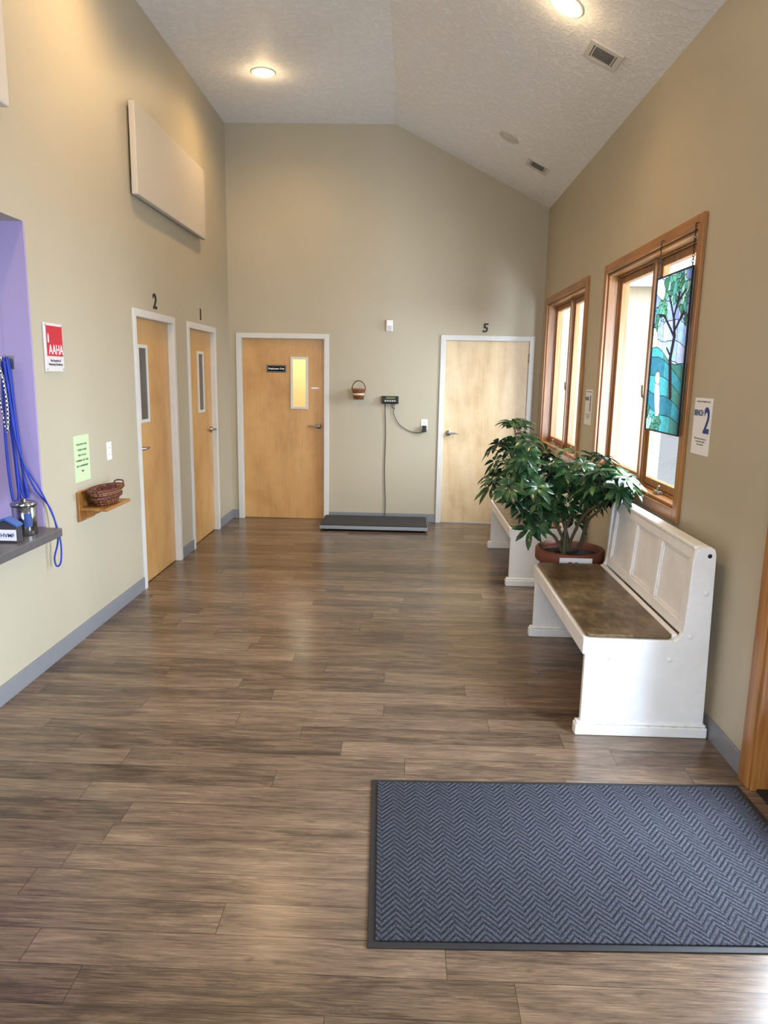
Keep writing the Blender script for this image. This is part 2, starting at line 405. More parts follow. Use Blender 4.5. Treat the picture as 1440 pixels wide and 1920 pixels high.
# ---------------------------------------------------------------- doors
def lever(parent,pos,axis,dirn,out):
    p=Vector(pos); a=Vector(dirn); o=Vector(out)
    mb=MB()
    ax='y' if abs(o.y)>.5 else 'x'; s=o.y if ax=='y' else o.x
    mb.revolve(p,[(0,0),(.032,0),(.032,.008*s),(.027,.014*s),(.012,.016*s),(.012,.05*s),(0,.05*s)],axis=ax,seg=24)
    q=p+o*.05
    mb.tube([q-a*.008,q+a*.03,q+a*.075,q+a*.115+o*-.008],[.011,.011,.009,.008],10)
    return mb.build('lever_handle','steel',parent,label='satin metal lever handle')
def door(name,kind,a0,a1,top,plane,recess,mat,thick=.045):
    cw=.052
    def bx(mb,a,b,d0,d1,z0,z1,mi=0):
        if kind=='B': mb.box(a,b,plane-d1,plane-d0,z0,z1,mi)
        else: mb.box(plane+d0,plane+d1,a,b,z0,z1,mi)
    slab=MB(); bx(slab,a0+.006,a1-.006,-recess-thick,-recess,.008,top-.006)
    org=((a0+a1)/2,plane,0) if kind=='B' else (plane,(a0+a1)/2,0)
    root=slab.build(name,mat,origin=org,**S)
    fr=MB()
    bx(fr,a0-cw,a0,-0.0,.014,0,top+cw); bx(fr,a1,a1+cw,0,.014,0,top+cw); bx(fr,a0,a1,0,.014,top,top+cw)
    bx(fr,a0-.001,a0+.005,-.149,.0135,0,top); bx(fr,a1-.005,a1+.001,-.149,.0135,0,top); bx(fr,a0,a1,-.149,.0135,top-.005,top)
    fr.build('door_frame','frame',root,bevel=.003,label='off-white painted door frame')
    return root,bx
def lite(root,bx,a,b,z0,z1,recess,panemat,framemat='frame'):
    mb=MB(); w=.026; d0,d1=-recess-.002,-recess+.012
    bx(mb,a,a+w,d0,d1,z0,z1); bx(mb,b-w,b,d0,d1,z0,z1); bx(mb,a+w,b-w,d0,d1,z0,z0+w); bx(mb,a+w,b-w,d0,d1,z1-w,z1)
    mb.build('window_frame',framemat,root,bevel=.002,label='narrow painted vision panel frame')
    g=MB(); bx(g,a+w,b-w,d0+.001,-recess+.004,z0+w,z1-w); g.build('window_pane',panemat,root,label='glass vision panel')
r=.045
E,bx=door('door_1','B',-1.87,-.93,2.05,D,r,'birch')
sl=MB(); th=.045
for (a,b,z0,z1) in [(-1.864,-1.30,.008,2.044),(-1.14,-.936,.008,2.044),(-1.30,-1.14,.008,1.29),(-1.30,-1.14,1.83,2.044)]:
    bx(sl,a,b,-r-th,-r,z0,z1)
tmp=sl.build('tmp_slab','birch',origin=WL(E)); E.data=tmp.data; bpy.data.objects.remove(tmp)
mb=MB(); w=.028
a,b,z0,z1=-1.32,-1.12,1.27,1.85
for bb_ in [(a,a+w,z0,z1),(b-w,b,z0,z1),(a+w,b-w,z0,z0+w),(a+w,b-w,z1-w,z1)]: bx(mb,bb_[0],bb_[1],-r,-r+.012,bb_[2],bb_[3])
mb.build('window_frame','frame',E,bevel=.002,label='off-white vision panel frame')
g=MB(); yq=D+r+.02; g.add([(-1.30,yq,1.29),(-1.14,yq,1.29),(-1.14,yq,1.83),(-1.30,yq,1.83)],[(0,1,2,3)]); g.build('window_pane','pane',E,label='clear glass vision panel')
lever(E,(-1.00,D-r*-1,1.08),'x',(-1,0,0),(0,-1,0))
g=MB(); bx(g,-1.085,-1.0,-r,-r+.002,1.50,1.515); g.build('name_strip','whitetext',E,label='small white adhesive strip')
F5,bx=door('door_2','B',.41,1.34,2.06,D,.012,'birchpale')
lever(F5,(.475,D+.012,1.035),'x',(1,0,0),(0,-1,0))
for z in (.25,1.05,1.83):
    g=MB(); g.revolve((1.337,D-.006,z),[(0,0),(.008,0),(.008,.09),(0,.09)],seg=10); g.build('hinge','steel',F5,label='satin metal hinge')
D2,bx=door('door_3','L',5.37,6.22,2.06,XL,.035,'birch')
lite(D2,bx,5.47,5.68,1.27,1.86,.035,'darkpane')
lever(D2,(XL-.035,5.435,1.08),'y',(0,1,0),(1,0,0))
D1,bx=door('door_4','L',6.68,7.55,2.06,XL,.035,'birch')
lite(D1,bx,7.05,7.25,1.27,1.86,.035,'darkpane')
lever(D1,(XL-.035,7.48,1.08),'y',(0,-1,0),(1,0,0))
sl=MB()
for b in [(1.53,1.575,1.79,1.91,.01,2.09),(1.53,1.575,2.64,2.76,.01,2.09),(1.53,1.575,1.91,2.64,.01,.25),(1.53,1.575,1.91,2.64,1.97,2.09)]: sl.box(*b)
EN=sl.build('door_5','cedar',origin=(1.55,2.28,0),bevel=.003,**S)
g=MB(); 
for b in [(1.448,1.47,2.782,2.868,0,2.19),(1.448,1.47,1.68,1.76,0,2.19),(1.448,1.47,1.76,2.782,2.11,2.19),(1.455,1.62,2.765,2.7895,0,2.11),(1.455,1.62,1.751,1.775,0,2.11),(1.455,1.62,1.775,2.765,2.095,2.119)]: g.box(*b)
g.build('door_frame','cedar',EN,bevel=.004,label='stained wood casing')
g=MB(); g.add([(1.553,1.91,.25),(1.553,2.64,.25),(1.553,2.64,1.97),(1.553,1.91,1.97)],[(0,1,2,3)]); g.build('window_pane','pane',EN,label='large clear glass pane')
g=MB(); g.box(1.48,1.60,1.775,2.765,0,.012); g.build('threshold','black',EN,label='dark metal threshold')

def numeral(ch,loc,face,lab,size=.145,sh=0,sx=.8,off=.004):
    text('door_number',ch,size,loc,face,'numeral',extrude=.003,offset=off,shear=sh,sx=sx,label=lab,category='door number')
numeral('2',(XL+.0032,5.815,2.195),'L','black painted numeral two above a door',.16,0,1.1,.003)
numeral('1',(XL+.0032,7.09,2.20),'L','black painted numeral one above a door',.145,0,1.1,.003)
numeral('5',(.84,D-.0032,2.19),'B','black numeral five above the pale door',.135,.12,1,.0025)
DS=D+r
ep=thing('door_sign',(-1.48,DS-.002,1.715),'small black sign with white lettering on a door','sign')
g=MB(); g.box(-1.59,-1.37,DS-.004,DS-.0002,1.675,1.755); g.build('sign_plate','matteblack',ep,bevel=.001)
g=MB()
for b in [(-1.583,-1.377,1.683,1.6848),(-1.583,-1.377,1.7452,1.747),(-1.583,-1.5812,1.683,1.747),(-1.3788,-1.377,1.683,1.747)]: g.box(b[0],b[1],DS-.0048,DS-.004,b[2],b[3])
g.build('sign_border','whitetext',ep)
text('lettering','Employees Only',.0275,(-1.48,DS-.0048,1.716),'B','whitetext',ep,offset=.0006)

def panel(y0,y1):
    e=thing('acoustic_panel',(XL+.03,(y0+y1)/2,2.89),'pale fabric-covered acoustic panel mounted high on the wall','acoustic panel',group='acoustic wall panels')
    g=MB(); g.box(XL+.02,XL+.065,y0,y1,2.89,3.505); g.build('fabric_face','fabric',e,bevel=.008,bseg=3)
    for z in (2.95,3.38):
        g=MB(); g.box(XL+.0005,XL+.02,y0+.05,y1-.05,z,z+.05); g.build('mounting_rail','steel',e)
panel(5.37,7.13); panel(1.9,3.70)

e=thing('wall_plaque',(XL+.01,4.10,1.78),'clear acrylic plaque with red square and white letters on the wall','sign')
g=MB(); g.box(XL+.001,XL+.012,3.99,4.205,1.65,1.915); g.build('acrylic_plate','clear',e,bevel=.002)
g=MB(); g.box(XL+.0121,XL+.0135,4.01,4.195,1.735,1.90); g.build('red_square','red',e)
text('lettering','AAHA',.078,(XL+.0142,4.110,1.768),'L','whitetext',e,offset=-.0004,sx=.78)
g=MB(); g.prism([(4.022,1.808),(4.034,1.808),(4.034,1.84),(4.031,1.858),(4.027,1.858),(4.022,1.835)],'x',XL+.0136,XL+.0142); g.build('emblem','whitetext',e)
text('caption','The Standard of\nVeterinary Excellence',.0185,(XL+.0135,4.10,1.70),'L','graytext',e,offset=.0003,linesp=1.1)
for yy in (4.003,4.192):
    for zz in (1.662,1.903):
        g=MB(); g.revolve((XL+.012,yy,zz),[(0,0),(.004,0),(.004,.003),(0,.003)],axis='x',seg=10); g.build('standoff_screw','steel',e)
e=thing('paper_notice',(XL+.001,4.385,1.12),'pale green paper notice with dark lettering taped to the wall','paper notice')
g=MB(); g.box(XL+.0002,XL+.0012,4.28,4.49,.985,1.268); g.build('paper_sheet','green_paper',e)
text('lettering','PLEASE KEEP YOUR\nCAT(S) & DOG(S)\nHERE FOR THE\nWORKING FOR YOUR\nNEXT APPOINTMENT\nVISIT',.0165,(XL+.0018,4.385,1.13),'L','numeral',e,linesp=2.0)
def outlet(kind,c,lab):
    e=thing('wall_outlet',c,lab,'wall outlet')
    x,y,z=c
    def bx2(a,b,d0,d1,z0,z1):
        g=MB()
        if kind=='L': g.box(x+d0,x+d1,y+a,y+b,z+z0,z+z1)
        else: g.box(x+a,x+b,y-d1,y-d0,z+z0,z+z1)
        return g
    bx2(-.037,.037,.0003,.006,-.06,.06).build('cover_plate','white',e,bevel=.002)
    for dz in (-.022,.022):
        so=bx2(-.016,.016,.006,.008,dz-.014,dz+.014).build('socket','white',e,bevel=.002)
        for q in (-.0065,.0065): bx2(q-.0015,q+.0015,.008,.0085,dz-.005,dz+.006).build('slot','black',so)
outlet('L',(XL,4.79,1.13),'white duplex outlet with cover plate on the tan wall')
outlet('B',(.20,D,1.125),'white duplex outlet with a black adapter plugged in')
e=thing('motion_sensor',(-.21,D,2.2),'small off-white motion sensor box on the wall','motion sensor')
g=MB(); g.prism([(D,2.14),(D,2.26),(D-.045,2.26),(D-.05,2.20),(D-.03,2.14)],'x',-.247,-.175); g.build('sensor_body','white',e,bevel=.006)
g=MB(); g.prism([(D-.0495,2.20),(D-.052,2.20),(D-.034,2.15),(D-.0325,2.15)],'x',-.235,-.187); g.build('sensor_lens','frame',e)

# ---------------------------------------------------------------- scale
e=thing('floor_scale',(-.33,7.88,0),'low animal floor scale with black ribbed mat and silver edge','floor scale')
g=MB(); x0,x1,y0,y1=-.915,.255,7.60,8.16
g.box(x0,x1,y0,y0+.03,.022,.062); g.box(x0,x1,y1-.03,y1,.022,.062); g.box(x0,x0+.03,y0+.03,y1-.03,.022,.062); g.box(x1-.03,x1,y0+.03,y1-.03,.022,.062); g.box(x0+.03,x1-.03,y0+.03,y1-.03,.022,.055)
g.build('platform','alu',e,bevel=.005)
g=MB(); g.box(x0+.006,x1-.006,y0+.006,y1-.006,.0625,.072); g.build('rubber_mat','ribbed',e,bevel=.003)
for (x,y) in [(x0+.08,y0+.06),(x1-.08,y0+.06),(x0+.08,y1-.06),(x1-.08,y1-.06)]:
    g=MB(); g.revolve((x,y,0),[(0,0),(.025,0),(.022,.023),(0,.023)],seg=16); g.build('foot','black',e)
e=thing('scale_display',(-.19,D,1.39),'black wall-mounted scale display with green screen and cables','scale display')
g=MB(); g.prism([(D-.001,1.352),(D-.001,1.435),(D-.035,1.437),(D-.06,1.365),(D-.05,1.352)],'x',-.285,-.095); g.build('display_body','black',e,bevel=.006)
def tilt(x,zt):
    f=(zt-1.365)/(1.437-1.365); return (x,D-.06+.025*f-.0012,zt)
g=MB(); g.add([tilt(-.235,1.405),tilt(-.135,1.405),tilt(-.135,1.428),tilt(-.235,1.428)],[(0,1,2,3)]); g.build('screen','lcd',e)
for i in range(5):
    g=MB(); x=-.25+i*.026; g.add([tilt(x,1.378),tilt(x+.018,1.378),tilt(x+.018,1.390),tilt(x,1.390)],[(0,1,2,3)]); g.build('button','frame',e)
g=MB(); g.tube([(-.24,D-.03,1.355),(-.245,D-.012,1.28),(-.235,D-.008,1.0),(-.24,D-.008,.6),(-.225,D-.01,.25),(-.225,D-.013,.13),(-.225,D-.02,.078)],.0042,8); g.build('signal_cable','black',e)
g=MB(); g.tube([(-.15,D-.03,1.355),(-.165,D-.02,1.31),(-.14,D-.012,1.30),(-.15,D-.012,1.25),(-.09,D-.01,1.13),(.02,D-.01,1.055),(.13,D-.012,1.03),(.19,D-.03,1.045)],.0036,8); g.build('power_cable','black',e)
g=MB(); g.tube([(-.13,D-.03,1.355),(-.155,D-.015,1.30),(-.18,D-.012,1.335),(-.17,D-.03,1.355)],.0028,6); g.build('coiled_cable','black',e)
g=MB(); g.box(.178,.226,D-.055,D-.0086,1.045,1.115); g.build('power_adapter','black',e,bevel=.003)

# ---------------------------------------------------------------- baskets
e=thing('hanging_basket',(-.54,D-.06,1.39),'small woven brown basket hanging from a hook on the wall','basket')
g=MB(); c=(-.54,D-.085,1.395)
g.revolve(c,[(0,0),(.056,0),(.073,.10),(.079,.105),(.077,.118),(.069,.118),(.054,.01),(0,.01)],seg=28); g.build('basket_body','weave',e)
g=MB(); g.revolve((c[0],c[1],c[2]+.045),[(.0648,0),(.0665,.002),(.070,.022),(.068,.024)],seg=28); g.build('woven_band','birchpale',e,label='pale splint band')
g=MB(); g.tube([(c[0]+.076*math.cos(a),c[1],c[2]+.10+.105*math.sin(a)) for a in [math.pi*i/10 for i in range(11)]],.007,8,flat=.5); g.build('basket_handle','weaved',e)
g=MB(); g.tube([(c[0],D-.0005,1.605),(c[0],D-.05,1.60),(c[0],D-.085,1.592),(c[0],D-.088,1.61)],.003,6); g.build('hook','steel',e)
e=thing('wall_shelf',(XL,4.44,.80),'small stained wood bracket shelf on the wall','shelf')
g=MB(); g.box(XL+.0005,XL+.018,4.27,4.49,.745,.93); g.build('back_plate','cedar',e,bevel=.004)
g=MB(); g.box(XL+.018,XL+.185,4.28,4.66,.812,.832); g.build('shelf_board','cedarh',e,bevel=.005)
g=MB(); g.prism([(XL+.018,.812),(XL+.13,.812),(XL+.10,.79),(XL+.018,.755)],'y',4.36,4.385); g.build('bracket','cedar',e,bevel=.002)
e=thing('woven_basket',(XL+.105,4.47,.832),'oval woven basket filled with burgundy cloth on the small shelf','basket')
c=(XL+.105,4.47,.833); SY=2.45
g=MB(); g.revolve(c,[(0,0),(.052,0),(.074,.075),(.080,.082),(.080,.10),(.072,.10),(.066,.07),(.048,.012),(0,.012)],seg=40,sx=1,sy=SY); g.build('basket_body','weave',e)
g=MB(); g.revolve((c[0],c[1],c[2]+.036),[(.0665,0),(.073,.004),(.076,.020),(.0725,.024)],seg=40,sx=1,sy=SY); g.build('woven_band','weaved',e)
g=MB(); g.revolve((c[0],c[1],c[2]+.086),[(.078,0),(.086,.004),(.086,.014),(.078,.018)],seg=40,sx=1,sy=SY); g.build('rim_band','weaved',e)
for s_ in (-1,1):
    g=MB(); g.tube([(c[0]-.03,c[1]+s_*.19,c[2]+.085),(c[0]-.025,c[1]+s_*.212,c[2]+.115),(c[0]+.025,c[1]+s_*.212,c[2]+.115),(c[0]+.03,c[1]+s_*.19,c[2]+.085)],.005,8); g.build('basket_handle','weaved',e)
g=MB(); vs=[];N=30;Mm=12
for i in range(N+1):
    for j in range(Mm+1):
        u=-1+2*i/N; v_=-1+2*j/Mm; rr=math.sqrt(u*u+v_*v_); k=1.0 if rr<=1 else 1/rr
        x=c[0]+.066*v_*k; y=c[1]+.160*u*k
        z=c[2]+.080+.018*math.sin(y*95+math.sin(x*60)*2)+.010*math.sin(x*150+y*40)+.014*(1-min(1,rr))
        vs.append((x,y,z))
fs=[(i*(Mm+1)+j,(i+1)*(Mm+1)+j,(i+1)*(Mm+1)+j+1,i*(Mm+1)+j+1) for i in range(N) for j in range(Mm)]
g.add(vs,fs,0,True); g.build('cloth_filling','burgundy',e)

# ---------------------------------------------------------------- reception counter and items
MB().box(-2.75,-1.895,.81,3.862,.752,.80).build('reception_counter','counter',origin=(-2.3,2.3,.75),bevel=.006,label='gray laminate reception counter ledge under the opening',category='counter')
e=thing('canister',(-2.0,3.68,.80),'stainless steel canister with lid on the counter','canister')
g=MB(); c=(-2.005,3.68,.801)
g.revolve(c,[(0,0),(.058,0),(.060,.004),(.060,.15),(.058,.152),(0,.152)],seg=36); g.build('canister_body','chrome',e)
g=MB(); g.revolve(c,[(0,.153),(.064,.153),(.066,.158),(.066,.166),(.063,.172),(.055,.175),(.02,.178),(.018,.19),(0,.191)],seg=36); g.build('lid','chrome',e)
g=MB()
for k in range(8):
    a0=math.radians(-66+k*5); a1=math.radians(-66+(k+1)*5)
    g.add([(c[0]+.0606*math.cos(a0),c[1]+.0606*math.sin(a0),.85),(c[0]+.0606*math.cos(a1),c[1]+.0606*math.sin(a1),.85),(c[0]+.0606*math.cos(a1),c[1]+.0606*math.sin(a1),.92),(c[0]+.0606*math.cos(a0),c[1]+.0606*math.sin(a0),.92)],[(0,1,2,3)],smooth=True)
g.build('printed_label','navy',e)
e=thing('card_holder',(-1.995,3.48,.80),'small dark house-shaped card holder with blue top on the counter','card holder')
g=MB(); g.prism([(-2.055,.801),(-1.94,.801),(-1.94,.885),(-2.00,.918),(-2.055,.895)],'y',3.478,3.53); g.build('holder_body','darkgray',e,bevel=.001)
g=MB(); g.prism([(-2.058,.893),(-2.00,.917),(-1.938,.884),(-1.938,.893),(-2.00,.928),(-2.058,.905)],'y',3.472,3.535); g.build('roof','blue_roof',e)
g=MB(); g.box(-2.03,-1.944,3.4755,3.4775,.812,.868); g.build('white_card','paper',e)
text('lettering','HVMF',.028,(-1.988,3.475,.838),'B','navy',e,offset=.0003)
hk=(-2.125,3.868,1.70)
e=thing('wall_hook',hk,'metal hook bracket on the lavender wall','hook')
g=MB(); g.box(-2.145,-2.10,3.862,3.8677,1.66,1.73); g.tube([(hk[0],3.863,1.70),(hk[0],3.83,1.69),(hk[0],3.79,1.705),(hk[0],3.787,1.725)],.005,8); g.build('hook_body','steel',e)
def leash(pts,lab,mat='blue',r=.0072,flat=1):
    g=MB(); g.tube(pts,r,8,smooth_path=6,flat=flat,closed=True); g.build('leash',mat,origin=pts[0],label=lab,category='leash',group='leashes on the wall hook')
Yh=3.846
leash([(-2.13,Yh,1.705),(-2.14,Yh,1.5),(-2.125,Yh,1.2),(-2.115,Yh,.97),(-2.085,Yh,.94),(-2.085,Yh,1.1),(-2.105,Yh,1.4),(-2.115,Yh,1.66)],'blue rope leash looped over a hook')
leash([(-2.125,Yh-.016,1.71),(-2.125,Yh-.016,1.4),(-2.11,Yh-.016,1.15),(-2.085,Yh-.016,.99),(-2.06,Yh-.016,.985),(-2.075,Yh-.016,1.1),(-2.095,Yh-.016,1.35),(-2.11,Yh-.016,1.6)],'blue rope leash looped over a hook')
leash([(-2.135,Yh-.032,1.70),(-2.15,Yh-.032,1.3),(-2.14,Yh-.032,1.0),(-2.12,Yh-.032,.95),(-2.10,Yh-.032,1.0),(-2.105,Yh-.032,1.3),(-2.12,Yh-.032,1.6)],'blue rope leash looped over a hook')
leash([(-2.12,Yh-.047,1.712),(-2.095,Yh-.047,1.45),(-2.075,Yh-.035,1.2),(-1.995,Yh-.01,1.02),(-1.955,3.885,.86),(-1.925,3.89,.72),(-1.93,3.89,.60),(-1.955,3.89,.57),(-1.965,3.89,.62),(-1.94,3.895,.74),(-1.97,3.89,.90),(-2.03,Yh-.02,1.05),(-2.085,Yh-.047,1.3),(-2.11,Yh-.047,1.62)],'long blue rope leash hanging past the counter edge',r=.005)
leash([(-2.145,Yh-.062,1.70),(-2.15,Yh-.062,1.6),(-2.14,Yh-.062,1.45),(-2.12,Yh-.062,1.33),(-2.108,Yh-.062,1.45),(-2.12,Yh-.062,1.6)],'black and white checkered leash on a hook','leash',.009,.35)

# ---------------------------------------------------------------- windows
def window(name,a,b,lab):
    z0,z1=.91,2.49; cw=.065; cy=(a+b)/2
    g=MB(); X0,X1=XR-.022,XR
    g.box(X0,X1,a,a+cw,z0,z1); g.box(X0,X1,b-cw,b,z0,z1)
    g.box(XR-.003,XR+.15,a+cw+.0005,a+cw+.018,z0+cw,z1-cw); g.box(XR-.003,XR+.15,b-cw-.018,b-cw-.0005,z0+cw,z1-cw)
    root=g.build(name,'cedar',origin=(XR,cy,z0),bevel=.004,**S)
    g=MB(); g.box(X0,X1,a+cw,b-cw,z1-cw,z1); g.box(X0,X1,a+cw,b-cw,z0,z0+cw)
    g.box(XR-.003,XR+.15,a+cw+.018,b-cw-.018,z1-cw-.018,z1-cw-.0005); g.box(XR-.003,XR+.15,a+cw+.018,b-cw-.018,z0+cw+.0005,z0+cw+.018)
    g.build('casing','cedarh',root,bevel=.004,label='stained wood head and sill casing')
    ia,ib,iz0,iz1=a+cw+.018,b-cw-.018,z0+cw+.018,z1-cw-.018
    g=MB(); g.box(XR+.05,XR+.14,cy-.018,cy+.018,iz0,iz1); g.build('mullion','cedar',root,bevel=.003)
    for (p,q) in ((ia,cy-.018),(cy+.018,ib)):
        s_=MB(); w=.045; xs,xe=XR+.08,XR+.12
        s_.box(XR+.065,XR+.135,p+.001,p+.012,iz0,iz1); s_.box(XR+.065,XR+.135,q-.012,q-.001,iz0,iz1)
        s_.box(XR+.065,XR+.135,p+.012,q-.012,iz0,iz0+.012); s_.box(XR+.065,XR+.135,p+.012,q-.012,iz1-.012,iz1)
        p2,q2,c0,c1=p+.014,q-.014,iz0+.014,iz1-.014
        s_.box(xs,xe,p2,p2+w,c0,c1); s_.box(xs,xe,q2-w,q2,c0,c1); s_.box(xs,xe,p2+w,q2-w,c0,c0+w); s_.box(xs,xe,p2+w,q2-w,c1-w,c1)
        so=s_.build('sash','cedar',root,bevel=.003,label='stained wood casement sash')
        g=MB(); xx=XR+.10; g.add([(xx,p2+w,c0+w),(xx,q2-w,c0+w),(xx,q2-w,c1-w),(xx,p2+w,c1-w)],[(0,1,2,3)]); g.build('glass_pane','pane',so,label='clear glass pane')
        k=(p+q)/2
        g=MB(); g.box(XR+.03,XR+.06,k-.04,k+.04,iz0+.0005,iz0+.018); g.tube([(XR+.045,k,iz0+.015),(XR+.035,k-.01,iz0+.04),(XR+.03,k-.05,iz0+.055)],.006,8); g.build('crank_handle','steel',so,label='metal window crank')
        g=MB(); g.tube([(XR+.079,p2+.02,1.55),(XR+.055,p2+.02,1.56),(XR+.05,p2+.02,1.63)],.006,8); g.build('latch','steel',so,label='metal sash latch')
    root['label']=lab
window('window_1',3.83,5.67,'double casement window in stained wood casing')
window('window_2',6.19,7.98,'double casement window in stained wood casing')

def bench_sign(yc,num):
    e=thing('bench_sign',(XR,yc,1.44),'white paper sign reading BENCH with a large blue number','paper sign')
    g=MB(); g.box(XR-.0022,XR-.0006,yc-.108,yc+.108,1.30,1.58); g.build('paper_sheet','paper',e)
    text('heading','BLACK HILLS VETERINARY CENTER',.0105,(XR-.0026,yc,1.562),'R','numeral',e,extrude=.0002)
    text('lettering','BENCH',.040,(XR-.0032,yc+.045,1.505),'R','navy',e,extrude=.0003,offset=.001,sx=.86)
    text('number',num,.175,(XR-.0032,yc-.058,1.465),'R','navy',e,extrude=.0003,offset=.004,sx=.85)
    text('small_print','Please wait here with your pet\nA team member will be\nwith you shortly',.012,(XR-.0028,yc,1.365),'R','graytext',e,extrude=.0002,linesp=1.2)
bench_sign(3.66,'2'); bench_sign(5.95,'1')

# ---------------------------------------------------------------- stained glass
e=thing('stained_glass_panel',(1.435,4.13,1.38),'hanging stained glass panel with tree and green hills before the window','stained glass')
PW,PH=.52,.85; YA=4.39; ZB=1.38; XG=1.432
blobs=[(.20,.80,.075),(.30,.79,.07),(.40,.79,.065),(.47,.74,.05),(.27,.72,.04),(.44,.66,.05),(.36,.70,.035),(.07,.66,.055),(.13,.69,.05),(.05,.61,.04),(.17,.64,.035),(.49,.60,.03),(.04,.04,.05),(.12,.03,.05),(.20,.05,.04),(.03,.10,.03)]
segs=[((.36,.20),(.31,.40),.020),((.31,.40),(.345,.52),.018),((.345,.52),(.31,.62),.014),((.31,.62),(.37,.74),.009),((.335,.52),(.16,.64),.008),((.16,.64),(.08,.65),.006),((.32,.60),(.22,.74),.008),((.34,.55),(.45,.64),.008),((.36,.70),(.45,.75),.006),((.30,.42),(.24,.46),.006)]
def sd(px,py,a,b):
    ax,ay=a;bx_,by=b; dx,dy=bx_-ax,by-ay; tt=max(0,min(1,((px-ax)*dx+(py-ay)*dy)/(dx*dx+dy*dy)))
    return math.hypot(px-ax-tt*dx,py-ay-tt*dy)
rs=random.Random(3); vor=[(rs.random()*PW,rs.random()*PH) for _ in range(260)]
def hill(x): return .47-.22*x+.02*math.sin(x*14)
def region(x,y):
    for i,(a,b,w) in enumerate(segs):
        if sd(x,y,a,b)<w: return ('trunk',0)
    for i,(cx_,cy_,r_) in enumerate(blobs):
        if math.hypot(x-cx_,y-cy_)<r_*(1+.25*math.sin(math.atan2(y-cy_,x-cx_)*5+i)):
            return ('leaf',min(range(len(vor)),key=lambda k:(vor[k][0]-x)**2+(vor[k][1]-y)**2))
    if math.hypot((x-.145),(y-.285))<.026: return ('face',0)
    if math.hypot((x-.13)*.9,(y-.30))<.034: return ('hair',0)
    if abs(x-.15+.25*(y-.2))<.045-.12*abs(y-.19) and .06<y<.27: return ('robe',int((y+x)/.07))
    if y<hill(x): 
        k=math.floor((y+.28*x+.03*math.sin(x*9+y*7))/.085); return ('hill',k*3+(1 if x>.30+.1*math.sin(k) else 0))
    if math.hypot(x-.0,y-.50)<.085: return ('sun',int(math.hypot(x,y-.5)/.045))
    return ('sky',math.floor((y+.2*x+.02*math.sin(x*12))/.11)*4+math.floor((x+.1*y)/.22))
cols={'trunk':[(.012,.01,.015)],'leaf':[(.05,.15,.07),(.09,.24,.13),(.03,.10,.06),(.20,.33,.24),(.06,.20,.16)],'face':[(.7,.62,.5)],'hair':[(.6,.5,.26)],'robe':[(.65,.68,.66),(.5,.58,.6)],
 'hill':[(.02,.10,.13),(.03,.16,.18),(.01,.07,.12),(.04,.20,.20),(.04,.13,.10),(.02,.12,.19)],'sun':[(.75,.62,.28),(.62,.45,.24)],'sky':[(.18,.22,.40),(.26,.27,.40),(.25,.34,.50),(.34,.35,.46),(.15,.19,.33)]}
NX,NY=120,196
ids=[[region((i+.5)/NX*PW,(j+.5)/NY*PH) for i in range(NX)] for j in range(NY)]
vs=[(XG,YA-i/NX*PW,ZB+j/NY*PH) for j in range(NY+1) for i in range(NX+1)]
fs=[(j*(NX+1)+i,j*(NX+1)+i+1,(j+1)*(NX+1)+i+1,(j+1)*(NX+1)+i) for j in range(NY) for i in range(NX)]
g=MB(); g.add(vs,fs); gp=g.build('glass_picture','stained',e,label='coloured leaded glass picture')
ca=gp.data.color_attributes.new('Col','FLOAT_COLOR','CORNER')
for p in gp.data.polygons:
    co=p.center
    i=int((YA-(co.y+WL(e).y))/PW*NX); j=int((co.z+WL(e).z-ZB)/PH*NY); i=max(0,min(NX-1,i)); j=max(0,min(NY-1,j))
    idv=ids[j][i]; line=(i+1<NX and ids[j][i+1]!=idv) or (j+1<NY and ids[j+1][i]!=idv)
    L_=cols[idv[0]]; c_=(.01,.01,.01) if line else L_[idv[1]%len(L_)]
    for li in p.loop_indices: ca.data[li].color=(*c_,1)
g=MB(); w=.008
g.box(XG-.005,XG+.005,YA,YA+w,ZB-w,ZB+PH+w); g.box(XG-.005,XG+.005,YA-PW-w,YA-PW,ZB-w,ZB+PH+w); g.box(XG-.005,XG+.005,YA-PW,YA,ZB-w,ZB); g.box(XG-.005,XG+.005,YA-PW,YA,ZB+PH,ZB+PH+w)
g.build('lead_border','lead',e)
for yy in (YA-.01,YA-PW+.01):
    g=MB(); zt=2.44; n=14; z=ZB+PH+w
    st=(zt-z)/n
    for k in range(n):
        zc=z+st*(k+.5); pts=[]
        for a in range(8):
            an=2*math.pi*a/8; dx=.005*math.cos(an); dz=st*.68*math.sin(an)
            pts.append((XG+(dx if k%2 else 0),yy+(0 if k%2 else dx),zc+dz))
        g.tube(pts,.0014,5,closed=True,smooth_path=1)
    g.tube([(XG,yy,zt-.006),(XG,yy,zt+.004),(XR-.021,yy,zt+.004)],.002,6,smooth_path=1)
    g.build('hanging_chain','lead',e)

